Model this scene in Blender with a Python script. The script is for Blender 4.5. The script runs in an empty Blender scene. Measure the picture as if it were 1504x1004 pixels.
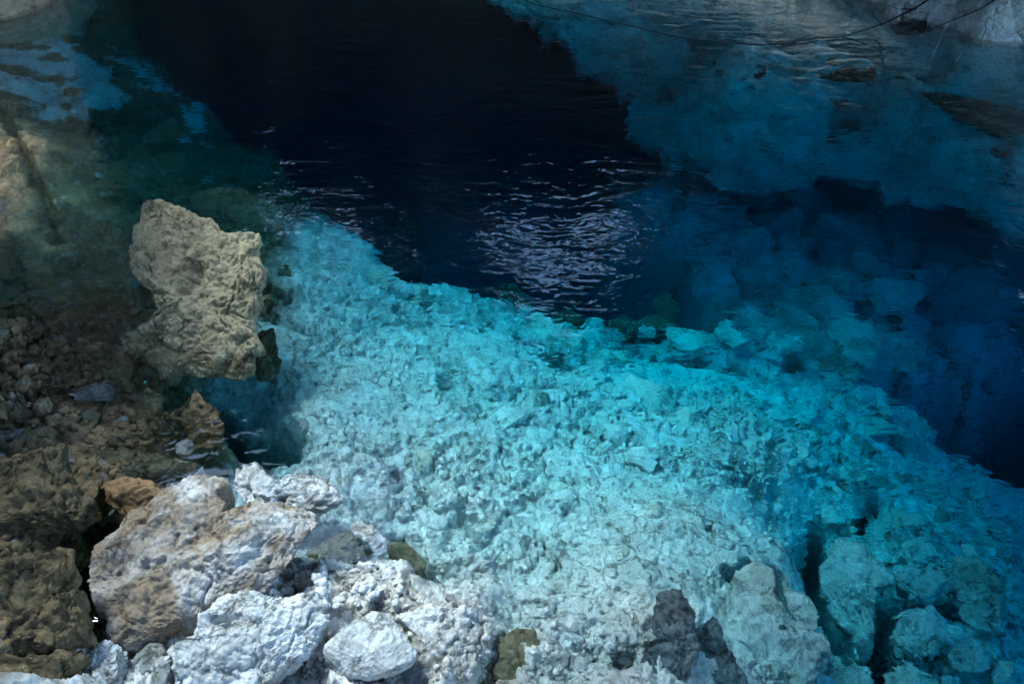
import bpy, bmesh, math, random
import numpy as np
from mathutils import Vector

# ---------------------------------------------------------------- camera, world, sun, exposure
scene = bpy.context.scene
col = scene.collection
random.seed(7)
rng = np.random.default_rng(11)
CAM_H, PITCH, FP = 2.5, math.radians(38.0), 1302.0
cam_data = bpy.data.cameras.new('camera')
cam = bpy.data.objects.new('camera', cam_data)
col.objects.link(cam)
cam.location = (0, 0, CAM_H)
cam.rotation_euler = (math.radians(90) - PITCH, 0, 0)
cam_data.sensor_width = 36.0
cam_data.lens = 36.0 * FP / 1504.0
cam_data.clip_end = 300.0
scene.camera = cam

SUN = Vector((-0.42, 0.34, 0.84)).normalized()
SUN_EL = math.asin(SUN.z)
SUN_AZ = math.atan2(SUN.x, SUN.y)
world = bpy.data.worlds.new('World')
scene.world = world
world.use_nodes = True
wn = world.node_tree
bg = wn.nodes['Background']
sky = wn.nodes.new('ShaderNodeTexSky')
sky.sky_type = 'NISHITA'
sky.sun_disc = False
sky.sun_elevation = SUN_EL
sky.sun_rotation = SUN_AZ
sky.ozone_density = 0.3
sky.dust_density = 0.4
wn.links.new(sky.outputs['Color'], bg.inputs['Color'])
bg.inputs['Strength'].default_value = 0.15
sun_data = bpy.data.lights.new('sun', 'SUN')
sun_data.energy = 1.3
sun_data.angle = math.radians(14)
sun_data.color = (1.0, 0.985, 0.96)
sun_ob = bpy.data.objects.new('sun', sun_data)
col.objects.link(sun_ob)
sun_ob.rotation_euler = (-SUN).to_track_quat('-Z', 'Y').to_euler()
vs = scene.view_settings
vs.view_transform = 'Standard'
vs.look = 'None'
vs.gamma = 1.0
vs.use_curve_mapping = False
vs.exposure = 2.76
vs.use_white_balance = True
vs.white_balance_temperature = 5600
vs.white_balance_tint = -5.0
cy = scene.cycles
cy.use_denoising = True
cy.max_bounces = 10
cy.diffuse_bounces = 3
cy.glossy_bounces = 3
cy.transmission_bounces = 8
cy.volume_bounces = 1
cy.caustics_refractive = True
cy.caustics_reflective = False
cy.sample_clamp_indirect = 12.0

# ---------------------------------------------------------------- pixel <-> place (through the flat water surface)
FWD = np.array([0, math.cos(PITCH), -math.sin(PITCH)])
UPV = np.array([0, math.sin(PITCH), math.cos(PITCH)])
EYE = np.array([0, 0, CAM_H])
IOR = 1.333


def rays(px, py):
    px = np.atleast_1d(np.asarray(px, float)); py = np.atleast_1d(np.asarray(py, float))
    d = FWD[None] + ((px - 752) / FP)[:, None] * np.array([1, 0, 0])[None] + ((502 - py) / FP)[:, None] * UPV[None]
    return d / np.linalg.norm(d, axis=1, keepdims=True)


def refr(d):
    h = d[:, :2] / IOR
    z = -np.sqrt(1 - (h ** 2).sum(1))
    return np.c_[h, z]


def at(px, py, z):
    """world points seen at pixels (px,py) of the photograph at height z (z<0: seen through the water)"""
    d = rays(px, py)
    z = np.broadcast_to(np.asarray(z, float), (len(d),))
    zz = np.maximum(z, 0)
    p = EYE + d * ((zz - CAM_H) / d[:, 2])[:, None]
    t = refr(d)
    return np.where((z < 0)[:, None], p + t * (np.minimum(z, 0) / t[:, 2])[:, None], p)


def on_plane(px, py, C, N):
    d = rays(px, py)
    t = ((C - EYE) @ N) / (d @ N)
    p = EYE + d * t[:, None]
    S = EYE + d * (-CAM_H / d[:, 2])[:, None]
    r = refr(d)
    q = S + r * (((C - S) @ N) / (r @ N))[:, None]
    return np.where((q[:, 2] < 0)[:, None], q, p)


# ---------------------------------------------------------------- numpy noise
def _h(ix, iy, iz, s):
    h = (ix.astype(np.int64) * 374761393 + iy.astype(np.int64) * 668265263 + iz.astype(np.int64) * 1440662683 + s * 974634777) & 0xFFFFFFFF
    h = ((h ^ (h >> 13)) * 1274126177) & 0xFFFFFFFF
    h = (h ^ (h >> 16)) & 0xFFFFFFFF
    h = (h * 2246822519) & 0xFFFFFFFF
    return (h ^ (h >> 15)) & 0xFFFFFF


def vnoise(p, s=0):
    """smooth value noise in -1..1 at points n x 3"""
    i = np.floor(p).astype(np.int64); f = p - i
    f = f * f * f * (f * (f * 6 - 15) + 10)
    o = 0
    for dx in (0, 1):
        wx = f[:, 0] if dx else 1 - f[:, 0]
        for dy in (0, 1):
            wy = f[:, 1] if dy else 1 - f[:, 1]
            for dz in (0, 1):
                wz = f[:, 2] if dz else 1 - f[:, 2]
                o = o + wx * wy * wz * (_h(i[:, 0] + dx, i[:, 1] + dy, i[:, 2] + dz, s) / 8388607.5 - 1)
    return o


ROT = np.array([[0.36, 0.48, -0.8], [-0.8, 0.6, 0.0], [0.48, 0.64, 0.6]])


def fbm(p, octv=4, s=0, gain=0.5, ridged=False):
    o = 0; a = 1.0; q = p
    for k in range(octv):
        n = vnoise(q, s + k)
        o = o + a * ((1 - 2 * np.abs(n)) if ridged else n)
        q = (q @ ROT.T) * 2.03 + 7.1; a *= gain
    return o


def cells(p, s=0, dim=3):
    """nearest cell: (F1, F2, offset vector from nearest feature, random id values n x 3)"""
    i = np.floor(p).astype(np.int64)
    f1 = np.full(len(p), 9.0); f2 = np.full(len(p), 9.0)
    off = np.zeros((len(p), 3)); idv = np.zeros(len(p), np.int64)
    for dx in (-1, 0, 1):
        for dy in (-1, 0, 1):
            for dz in ((-1, 0, 1) if dim == 3 else (0,)):
                cx, cy_, cz = i[:, 0] + dx, i[:, 1] + dy, i[:, 2] + dz
                h0 = _h(cx, cy_, cz, s)
                fx = cx + (h0 & 255) / 255.0
                fy = cy_ + ((h0 >> 8) & 255) / 255.0
                fz = cz + ((h0 >> 16) & 255) / 255.0 if dim == 3 else p[:, 2] * 0
                d = np.c_[p[:, 0] - fx, p[:, 1] - fy, (p[:, 2] - fz) if dim == 3 else 0 * fx]
                r = np.sqrt((d ** 2).sum(1))
                m = r < f1
                f2 = np.where(m, f1, np.minimum(f2, r))
                f1 = np.where(m, r, f1)
                off[m] = d[m]; idv[m] = h0[m]
    ids = np.c_[(idv & 255) / 255.0, ((idv >> 8) & 255) / 255.0, ((idv >> 16) & 255) / 255.0]
    return f1, f2, off, ids


def chunks(p, s=0, dim=3, gap=0.18, tilt=0.6):
    """angular stone-like relief, about 0..1: tilted tops with grooves between"""
    f1, f2, off, ids = cells(p, s, dim)
    top = 0.35 + 0.6 * ids[:, 0] + tilt * (off[:, 0] * (ids[:, 1] - .5) + off[:, 1] * (ids[:, 2] - .5) + off[:, 2] * (ids[:, 0] - .5)) - 0.35 * f1 ** 2
    e = np.clip((f2 - f1) / gap, 0, 1)
    e = e * e * (3 - 2 * e)
    return top * e


def sstep(a, b, x):
    t = np.clip((x - a) / (b - a), 0, 1)
    return t * t * (3 - 2 * t)


# ---------------------------------------------------------------- objects
def link_mesh(name, verts, faces, mat, smooth=False, attrs=None):
    me = bpy.data.meshes.new(name)
    verts = np.asarray(verts, np.float32); faces = np.asarray(faces, np.int32)
    me.vertices.add(len(verts)); me.vertices.foreach_set('co', verts.ravel())
    k = faces.shape[1]
    me.loops.add(faces.size); me.loops.foreach_set('vertex_index', faces.ravel())
    me.polygons.add(len(faces))
    me.polygons.foreach_set('loop_start', np.arange(len(faces), dtype=np.int32) * k)
    if smooth:
        me.polygons.foreach_set('use_smooth', np.ones(len(faces), bool))
    me.update(calc_edges=True)
    for n, v in (attrs or {}).items():
        a = me.attributes.new(n, 'FLOAT', 'POINT'); a.data.foreach_set('value', np.asarray(v, np.float32))
    me.materials.append(mat)
    o = bpy.data.objects.new(name, me); col.objects.link(o)
    return o


def tag(o, label=None, cat=None, group=None, kind=None):
    for k, v in (('label', label), ('category', cat), ('group', group), ('kind', kind)):
        if v:
            o[k] = v
    return o


def grid_faces(nr, nc):
    a = np.arange(nr * nc).reshape(nr, nc)
    return np.c_[a[:-1, :-1].ravel(), a[:-1, 1:].ravel(), a[1:, 1:].ravel(), a[1:, :-1].ravel()]


# ---------------------------------------------------------------- materials
def nodes(name):
    m = bpy.data.materials.new(name); m.use_nodes = True
    nt = m.node_tree
    b = nt.nodes['Principled BSDF']
    return m, nt, b


def ramp(nt, fac, stops, interp='LINEAR'):
    r = nt.nodes.new('ShaderNodeValToRGB'); r.color_ramp.interpolation = interp
    el = r.color_ramp.elements
    while len(el) < len(stops):
        el.new(0.5)
    for e, (p, c) in zip(el, stops):
        e.position = p; e.color = (c, c, c, 1) if isinstance(c, (int, float)) else (*c, 1)
    nt.links.new(fac, r.inputs[0])
    return r.outputs[0]


def tex(nt, vec, kind, scale, **kw):
    t = nt.nodes.new(kind); t.inputs['Scale'].default_value = scale
    for k, v in kw.items():
        if k in t.inputs:
            t.inputs[k].default_value = v
        else:
            setattr(t, k, v)
    if vec is not None:
        nt.links.new(vec, t.inputs['Vector'])
    return t


def mix(nt, fac, a, b, blend='MIX'):
    n = nt.nodes.new('ShaderNodeMix'); n.data_type = 'RGBA'; n.blend_type = blend
    for s, v in ((n.inputs['Factor'], fac), (n.inputs['A'], a), (n.inputs['B'], b)):
        if hasattr(v, 'is_linked') or hasattr(v, 'links'):
            nt.links.new(v, s)
        elif isinstance(v, (int, float)):
            s.default_value = v
        else:
            s.default_value = (*v, 1)
    return n.outputs['Result']


def rock_material(name, pale, mid, dark, stain=None, stain_amt=0.5, zone=None, zone_cols=None, bump=0.6, wet=0.75, sc=(3.2, .48, .62)):
    """weathered limestone: blotchy stains, pits, fine grain; zone = attribute that blends to a second colour set"""
    m, nt, b = nodes(name)
    geo = nt.nodes.new('ShaderNodeNewGeometry'); P = geo.outputs['Position']
    n1 = tex(nt, P, 'ShaderNodeTexNoise', sc[0], Detail=8.0, Roughness=0.62, Distortion=0.6)
    n2 = tex(nt, P, 'ShaderNodeTexNoise', 17.0, Detail=8.0, Roughness=0.68, Distortion=0.4)
    n3 = tex(nt, P, 'ShaderNodeTexNoise', 75.0, Detail=6.0, Roughness=0.7)
    vo = tex(nt, P, 'ShaderNodeTexVoronoi', 46.0, Randomness=1.0)
    c = mix(nt, ramp(nt, n2.outputs['Fac'], ((0.32, 0.0), (0.60, 1.0))), mid, pale)
    cv = tex(nt, P, 'ShaderNodeTexVoronoi', 11.0, Randomness=1.0)
    cb = nt.nodes.new('ShaderNodeSeparateColor'); nt.links.new(cv.outputs['Color'], cb.inputs[0])
    c = mix(nt, ramp(nt, cb.outputs[0], ((0.55, 0.0), (0.95, 0.30))), c, tuple(v * .72 for v in mid))
    if stain is not None:
        f = ramp(nt, n1.outputs['Fac'], ((sc[1], 0.0), (sc[2], stain_amt)))
        c = mix(nt, f, c, stain)
    if zone:
        at_ = nt.nodes.new('ShaderNodeAttribute'); at_.attribute_name = zone
        c2 = mix(nt, ramp(nt, n2.outputs['Fac'], ((0.3, 0.0), (0.66, 1.0))), zone_cols[1], zone_cols[0])
        c2 = mix(nt, ramp(nt, n1.outputs['Fac'], ((0.45, 0.0), (0.6, 0.8))), c2, zone_cols[2])
        c = mix(nt, at_.outputs['Fac'], c, c2)
        at2 = nt.nodes.new('ShaderNodeAttribute'); at2.attribute_name = 'tan'
        c3 = mix(nt, ramp(nt, n2.outputs['Fac'], ((0.35, 0.0), (0.6, 1.0))), (.52, .28, .13), (.90, .55, .29))  # warm tan painted for the glow reflected at the left edge
        c = mix(nt, at2.outputs['Fac'], c, c3)
    wv = nt.nodes.new('ShaderNodeMix'); wv.data_type = 'VECTOR'; wv.inputs['Factor'].default_value = .10
    nt.links.new(P, wv.inputs['A']); nt.links.new(n2.outputs['Color'], wv.inputs['B'])
    ck = tex(nt, wv.outputs['Result'], 'ShaderNodeTexVoronoi', 6.5, feature='DISTANCE_TO_EDGE')
    ckm = ramp(nt, ck.outputs['Distance'], ((0.0, 1.0), (0.035, 0.0)))
    ckn = nt.nodes.new('ShaderNodeMath'); ckn.operation = 'MULTIPLY'
    nt.links.new(ckm, ckn.inputs[0]); nt.links.new(ramp(nt, n1.outputs['Fac'], ((0.42, 0.0), (0.55, .85))), ckn.inputs[1])
    n4 = tex(nt, P, 'ShaderNodeTexNoise', 8.0, Detail=9.0, Roughness=0.75, Distortion=1.5)
    c = mix(nt, ramp(nt, n4.outputs['Fac'], ((0.52, 0.0), (0.64, .85))), c, tuple(v * .55 for v in mid))
    c = mix(nt, ckn.outputs[0], c, dark)
    pit = ramp(nt, vo.outputs['Distance'], ((0.06, 1.0), (0.22, 0.0)))
    pm = nt.nodes.new('ShaderNodeMath'); pm.operation = 'MULTIPLY'
    nt.links.new(pit, pm.inputs[0]); nt.links.new(ramp(nt, n1.outputs['Fac'], ((0.4, 0.0), (0.7, 0.8))), pm.inputs[1])
    c = mix(nt, pm.outputs[0], c, dark)
    c = mix(nt, ramp(nt, n3.outputs['Fac'], ((0.34, 0.55), (0.46, 0.0))), c, dark)
    sx = nt.nodes.new('ShaderNodeSeparateXYZ'); nt.links.new(P, sx.inputs[0])
    wl = nt.nodes.new('ShaderNodeMath'); wl.operation = 'MULTIPLY_ADD'; wl.inputs[1].default_value = -0.10; nt.links.new(n1.outputs['Fac'], wl.inputs[0]); nt.links.new(sx.outputs['Z'], wl.inputs[2])
    wr = nt.nodes.new('ShaderNodeMapRange'); wr.inputs['From Min'].default_value = -0.01; wr.inputs['From Max'].default_value = -0.03; nt.links.new(wl.outputs[0], wr.inputs['Value'])
    up = nt.nodes.new('ShaderNodeMath'); up.operation = 'GREATER_THAN'; up.inputs[1].default_value = -0.004; nt.links.new(sx.outputs['Z'], up.inputs[0])
    wm = nt.nodes.new('ShaderNodeMath'); wm.operation = 'MULTIPLY'; nt.links.new(wr.outputs[0], wm.inputs[0]); nt.links.new(up.outputs[0], wm.inputs[1])
    wk = nt.nodes.new('ShaderNodeMath'); wk.operation = 'MULTIPLY'; wk.inputs[1].default_value = .8; nt.links.new(wm.outputs[0], wk.inputs[0])
    c = mix(nt, wk.outputs[0], c, mix(nt, 1.0, c, (.45, .43, .38), 'MULTIPLY'))
    nt.links.new(c, b.inputs['Base Color'])
    rg = nt.nodes.new('ShaderNodeMath'); rg.operation = 'MULTIPLY_ADD'; rg.inputs[1].default_value = -.4; rg.inputs[2].default_value = wet
    nt.links.new(wm.outputs[0], rg.inputs[0]); nt.links.new(rg.outputs[0], b.inputs['Roughness'])
    b.inputs['Specular IOR Level'].default_value = 0.25
    a = nt.nodes.new('ShaderNodeMath'); a.operation = 'MULTIPLY_ADD'; a.inputs[1].default_value = 0.35
    nt.links.new(n3.outputs['Fac'], a.inputs[0]); nt.links.new(n2.outputs['Fac'], a.inputs[2])
    a2 = nt.nodes.new('ShaderNodeMath'); a2.operation = 'MULTIPLY_ADD'; a2.inputs[1].default_value = 0.4
    nt.links.new(vo.outputs['Distance'], a2.inputs[0]); nt.links.new(a.outputs[0], a2.inputs[2])
    bp = nt.nodes.new('ShaderNodeBump'); bp.inputs['Strength'].default_value = bump; bp.inputs['Distance'].default_value = 0.03
    a3 = nt.nodes.new('ShaderNodeMath'); a3.operation = 'MULTIPLY_ADD'; a3.inputs[1].default_value = -.5
    nt.links.new(ckn.outputs[0], a3.inputs[0]); nt.links.new(a2.outputs[0], a3.inputs[2])
    nt.links.new(a3.outputs[0], bp.inputs['Height']); nt.links.new(bp.outputs[0], b.inputs['Normal'])
    return m


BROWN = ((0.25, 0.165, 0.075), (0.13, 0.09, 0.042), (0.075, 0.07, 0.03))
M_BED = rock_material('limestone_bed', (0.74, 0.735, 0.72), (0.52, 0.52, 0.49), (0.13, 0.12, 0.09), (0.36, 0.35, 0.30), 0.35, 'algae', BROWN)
M_WHITE = rock_material('white_limestone', (0.62, 0.63, 0.64), (0.38, 0.38, 0.37), (0.13, 0.12, 0.10), (0.30, 0.28, 0.22), 0.5, sc=(5, .5, .6))
M_MAIN = rock_material('stained_limestone', (0.62, 0.62, 0.63), (0.31, 0.28, 0.24), (0.08, 0.055, 0.035), (0.20, 0.145, 0.09), 0.95, sc=(3.2, .37, .54))
M_HORN = rock_material('olive_limestone', (0.42, 0.355, 0.21), (0.28, 0.235, 0.14), (0.09, 0.07, 0.04), (0.20, 0.15, 0.09), 0.4)
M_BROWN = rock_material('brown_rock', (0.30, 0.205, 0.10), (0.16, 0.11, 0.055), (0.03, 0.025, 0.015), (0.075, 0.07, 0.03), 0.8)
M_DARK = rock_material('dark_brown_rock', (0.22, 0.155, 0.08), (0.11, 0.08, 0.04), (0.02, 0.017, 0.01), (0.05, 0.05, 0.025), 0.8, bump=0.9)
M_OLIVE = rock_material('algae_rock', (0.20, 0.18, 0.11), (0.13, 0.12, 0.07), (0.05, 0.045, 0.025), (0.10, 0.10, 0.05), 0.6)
M_GREY = rock_material('grey_limestone', (0.38, 0.40, 0.385), (0.25, 0.265, 0.25), (0.07, 0.065, 0.05), (0.17, 0.16, 0.12), 0.6)
M_TEAL = rock_material('submerged_limestone', (0.56, 0.575, 0.55), (0.38, 0.395, 0.37), (0.10, 0.10, 0.08), (0.25, 0.26, 0.20), 0.6)
M_SLATE = rock_material('slate_grey_rock', (0.20, 0.235, 0.25), (0.12, 0.14, 0.155), (0.03, 0.03, 0.03), (0.07, 0.07, 0.07), 0.6, bump=0.9)
M_STONE = rock_material('pale_stone', (0.68, 0.66, 0.60), (0.50, 0.48, 0.42), (0.20, 0.18, 0.14), (0.40, 0.37, 0.28), 0.4)
M_ORANGE = rock_material('orange_stained_rock', (0.42, 0.25, 0.12), (0.28, 0.17, 0.08), (0.09, 0.06, 0.03), (0.20, 0.16, 0.07), 0.5)
M_SURROUND = rock_material('surround_rock', (0.15, 0.14, 0.12), (0.09, 0.085, 0.07), (0.04, 0.035, 0.03), (0.08, 0.08, 0.05), 0.7)


def water_material():
    m, nt, b = nodes('clear_spring_water')
    nt.nodes.remove(b)
    out = [n for n in nt.nodes if n.type == 'OUTPUT_MATERIAL'][0]
    g = nt.nodes.new('ShaderNodeBsdfGlass'); g.inputs['IOR'].default_value = IOR; g.inputs['Roughness'].default_value = 0.0
    geo = nt.nodes.new('ShaderNodeNewGeometry'); P = geo.outputs['Position']
    mp = nt.nodes.new('ShaderNodeMapping'); mp.inputs['Rotation'].default_value = (0, 0, math.radians(-14)); mp.inputs['Scale'].default_value = (0.7, 1.15, 1)
    nt.links.new(P, mp.inputs['Vector'])
    a = tex(nt, mp.outputs[0], 'ShaderNodeTexNoise', 2.6, Detail=2.0, Roughness=0.5, Distortion=0.8)
    c = tex(nt, mp.outputs[0], 'ShaderNodeTexNoise', 9.0, Detail=2.0, Roughness=0.5, Distortion=1.2)
    d = tex(nt, P, 'ShaderNodeTexNoise', 24.0, Detail=1.0, Roughness=0.4)
    e = tex(nt, P, 'ShaderNodeTexNoise', 0.35, Detail=1.0)
    s = nt.nodes.new('ShaderNodeMath'); s.operation = 'MULTIPLY_ADD'; s.inputs[1].default_value = 0.30
    nt.links.new(c.outputs['Fac'], s.inputs[0]); nt.links.new(a.outputs['Fac'], s.inputs[2])
    s2 = nt.nodes.new('ShaderNodeMath'); s2.operation = 'MULTIPLY_ADD'; s2.inputs[1].default_value = 0.07
    nt.links.new(d.outputs['Fac'], s2.inputs[0]); nt.links.new(s.outputs[0], s2.inputs[2])
    bp = nt.nodes.new('ShaderNodeBump'); bp.inputs['Strength'].default_value = 1.0; bp.inputs['Distance'].default_value = WAVE
    nt.links.new(s2.outputs[0], bp.inputs['Height']); nt.links.new(bp.outputs[0], g.inputs['Normal'])
    nt.links.new(g.outputs[0], out.inputs['Surface'])
    va = nt.nodes.new('ShaderNodeVolumeAbsorption')
    va.inputs['Color'].default_value = (*[1 - k / max(ABSORB) for k in ABSORB], 1)
    va.inputs['Density'].default_value = max(ABSORB)
    sc_ = nt.nodes.new('ShaderNodeVolumeScatter'); sc_.inputs['Color'].default_value = (0.05, 0.68, 0.95, 1); sc_.inputs['Density'].default_value = SCATTER
    ad = nt.nodes.new('ShaderNodeAddShader')
    nt.links.new(va.outputs[0], ad.inputs[0]); nt.links.new(sc_.outputs[0], ad.inputs[1])
    nt.links.new(ad.outputs[0], out.inputs['Volume'])
    return m


WAVE = 0.0105
SCATTER = 0.014
ABSORB = (0.85, 0.15, 0.055)
M_WATER = water_material()

# ---------------------------------------------------------------- the bed
BED = """-150 1090 .5;0 1090 .45;150 1090 .3;350 1090 .15;500 1090 .08;650 1090 .08;800 1090 .05;950 1090 -.0;1100 1090 -.2;1250 1090 -.5;1400 1090 -.8;1600 1090 -1.1
-120 1000 .4;0 1000 .35;100 1000 .12;250 1000 .03;400 1000 .06;500 1000 .03;600 1000 .03;700 1000 0;800 1000 -.02;900 1000 -.08;1000 1000 -.2;1100 1000 -.35;1180 1000 -.45;1260 1000 -.95;1400 1000 -.95;1600 1000 -1.2
-100 900 .35;0 900 .3;140 900 -.1;300 900 .04;450 900 .03;480 940 .0;550 880 0;545 945 -.08;650 900 .03;700 950 .02;800 900 -.14;900 900 -.18;980 900 -.22;1060 900 -.45;1130 900 -.5;1215 880 -1.3;1350 900 -1.0;1504 900 -1.3;1650 900 -1.6
-100 800 .3;0 800 .25;100 790 .1;150 800 -.1;400 800 -.2;520 800 -.25;620 800 -.24;750 800 -.3;900 800 -.36;1050 800 -.48;1150 800 -.62;1205 780 -1.2;1350 800 -1.1;1450 800 -1.4;1600 800 -2
-100 700 .05;0 700 .1;100 700 .06;200 690 .03;280 690 -.2;330 680 -1.0;400 690 -.7;450 700 -.2;550 700 -.3;700 700 -.45;850 700 -.6;1000 700 -.75;1150 700 -.95;1250 700 -1.15;1350 700 -1.5;1420 700 -2.0;1504 740 -2.3;1600 760 -3
0 600 .02;100 600 .02;200 600 .0;290 600 -.12;330 640 -.8;390 645 -.6;430 620 -.35;550 600 -.5;700 600 -.7;850 600 -.88;950 600 -1.03;1050 600 -1.15;1150 600 -1.3;1250 600 -1.55;1310 600 -1.9;1370 620 -3.2;1430 640 -5.5;1504 680 -5;1500 600 -7;1400 580 -6.5;1330 575 -3
0 500 .02;150 500 -.04;250 500 -.25;300 500 -.35;400 520 -.45;500 500 -.62;600 500 -.78;700 500 -.93;800 510 -1.12;870 520 -1.3;950 530 -1.5;1050 530 -1.5;1150 530 -1.7;1250 530 -1.85;1340 520 -2.3;1420 510 -3.2;1504 500 -4.2;1600 500 -5
480 400 -.8;560 405 -.95;640 432 -1.05;700 447 -1.15;760 465 -1.3;850 487 -1.5;950 500 -1.75;1030 500 -1.75
600 385 -2.6;700 410 -4.5;800 430 -6;900 440 -7;980 440 -7;1030 455 -4
0 400 -.3;150 400 -.5;250 400 -.5;400 400 -.6;1050 430 -2.4;1100 405 -2.35;1200 400 -2.3;1300 430 -2.5;1400 450 -3.1;1504 450 -4.2;1600 450 -5
-100 300 -.04;0 300 -.06;100 300 -.45;200 300 -.85;300 300 -.8;400 300 -.85;480 330 -1.0;540 340 -2.6;650 300 -7;800 300 -7;950 330 -6.5;1010 330 -3.2;1060 330 -2.7;1150 320 -2.7;1250 330 -2.9;1350 370 -3.6;1450 400 -4.8
-100 200 -.02;0 200 -.04;60 210 -.1;150 200 -.9;250 210 -1.0;330 220 -1.7;420 220 -4;500 220 -7;700 200 -8
-100 120 .1;0 130 -.25;100 130 -.6;200 130 -.8;280 130 -1.9;380 130 -6
-100 60 -.2;0 60 -.4;100 60 -.45;180 70 -1.2;300 60 -5.5;500 60 -8
-100 0 -.1;0 0 -.2;60 0 -.25;130 0 -.4;200 0 -1.2;300 0 -5;400 0 -8
-100 -60 .1;0 -60 .05;150 -60 -.1;300 -60 -1"""
LIP1 = [(150, -60, -1.0), (190, 60, -1.2), (260, 130, -1.5), (330, 190, -1.6), (400, 225, -1.6), (450, 290, -1.2), (520, 325, -1.0), (548, 370, -.95), (575, 402, -.95), (640, 430, -1.05), (700, 447, -1.15), (760, 462, -1.3), (850, 487, -1.5), (900, 492, -1.6), (960, 492, -1.7), (1030, 502, -1.7), (1085, 505, -1.75), (1100, 485, -1.9), (1060, 440, -2.15), (1035, 400, -2.25), (1000, 372, -2.35), (960, 335, -2.5), (930, 285, -2.6)]
LIP2 = [(1335, 560, -2.2), (1305, 575, -1.9), (1345, 612, -1.9), (1385, 650, -1.9), (1440, 680, -2.0), (1504, 722, -2.05), (1640, 780, -2.2)]
pts = np.array([[float(v) for v in s.split()] for s in BED.replace('\n', ';').split(';') if s.strip()])
pts = pts[(pts[:, 2] > -2.9)]
pts = np.r_[pts, np.array(LIP1), np.array(LIP2), [[1504, 560, -2.9], [1420, 560, -2.7], [1600, 480, -3.0]]]
W = at(pts[:, 0], pts[:, 1], pts[:, 2])
EXTRA = np.array([[x, y, -3.5] for x in (0, 2, 4, 6, 9) for y in (9, 11.5, 14)] + [[-2.5, 12, -6], [-2.5, 14, -3], [-7, 12, 1.5], [-7, 8, 1.5], [-6, 5, 1.2], [-5, 3, 1], [-4, 1, .8], [-3, -1, .9], [0, -1, .6], [2, -1, .1], [4, 0, -1.2], [6, 3, -2.5], [7, 6, -3]])
CP = np.r_[W, EXTRA]
n_ = len(CP)


def poly_sdf(x, y, P):
    d = np.full(len(x), 1e9); ins = np.zeros(len(x), bool)
    for i in range(len(P)):
        a, b_ = P[i], P[(i + 1) % len(P)]
        e = b_ - a; w = np.c_[x - a[0], y - a[1]]
        t = np.clip((w @ e) / (e @ e), 0, 1)
        q = w - t[:, None] * e
        d = np.minimum(d, np.sqrt((q ** 2).sum(1)))
        c = ((a[1] > y) != (b_[1] > y))
        with np.errstate(divide='ignore', invalid='ignore'):
            c &= x < (b_[0] - a[0]) * (y - a[1]) / (b_[1] - a[1]) + a[0]
        ins ^= c
    return np.where(ins, -d, d)


l1 = np.array(LIP1); l2 = np.array(LIP2)
w1 = at(l1[:, 0], l1[:, 1], l1[:, 2]); w2 = at(l2[:, 0], l2[:, 1], l2[:, 2])
HOLE1 = np.r_[w1[:, :2], [[3.2, 9.5], [9, 16], [-3, 16]]]
w3 = at([1640, 1504, 1400], [520, 545, 556], [-2.9, -2.9, -2.7])
HOLE2 = np.r_[w2[:, :2], w3[:, :2]]


def drop(x, y):
    p = np.c_[x, y, 0 * x]
    s1 = poly_sdf(x, y, HOLE1); s2 = poly_sdf(x, y, HOLE2)
    j = .10 * fbm(p * 3.1, 3, 91) + .12 * (chunks(p * 4.0, 92, 2, .1, .5) - .45)
    return 5.0 * (sstep(.02, -.30, s1 + j) * .5 + sstep(-.1, -1.2, s1 + j) * .5) + 4.5 * sstep(.04, -.45, s2 + j)


def kern(r):
    return np.sqrt(r * r + 0.0015)


A = kern(np.linalg.norm(CP[:, None, :2] - CP[None, :, :2], axis=2)) - np.eye(n_) * 0.01
A = np.block([[A, np.c_[np.ones(n_), CP[:, :2]]], [np.c_[np.ones(n_), CP[:, :2]].T, np.zeros((3, 3))]])
RW = np.linalg.solve(A, np.r_[CP[:, 2], 0, 0, 0])


def base_z(x, y):
    out = np.empty(len(x))
    for k in range(0, len(x), 60000):
        s = slice(k, k + 60000)
        r2 = (x[s, None] - CP[None, :, 0]) ** 2 + (y[s, None] - CP[None, :, 1]) ** 2
        out[s] = np.sqrt(r2 + 0.0015) @ RW[:n_] + RW[n_] + RW[n_ + 1] * x[s] + RW[n_ + 2] * y[s]
    return np.clip(out - drop(x, y), -8.5, 1.8)


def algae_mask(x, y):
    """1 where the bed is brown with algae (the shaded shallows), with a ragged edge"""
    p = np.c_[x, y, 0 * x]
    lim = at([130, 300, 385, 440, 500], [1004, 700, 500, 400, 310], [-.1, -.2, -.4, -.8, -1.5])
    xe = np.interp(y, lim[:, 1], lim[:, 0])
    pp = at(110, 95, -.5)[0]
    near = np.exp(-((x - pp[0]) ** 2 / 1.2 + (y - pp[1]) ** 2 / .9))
    return sstep(0.10, -0.16, x - xe + 0.16 * fbm(p * 2.3, 4, 40)) * (1 - sstep(.25, .45, near * (.55 + .9 * fbm(p * 5, 3, 44))))


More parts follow.
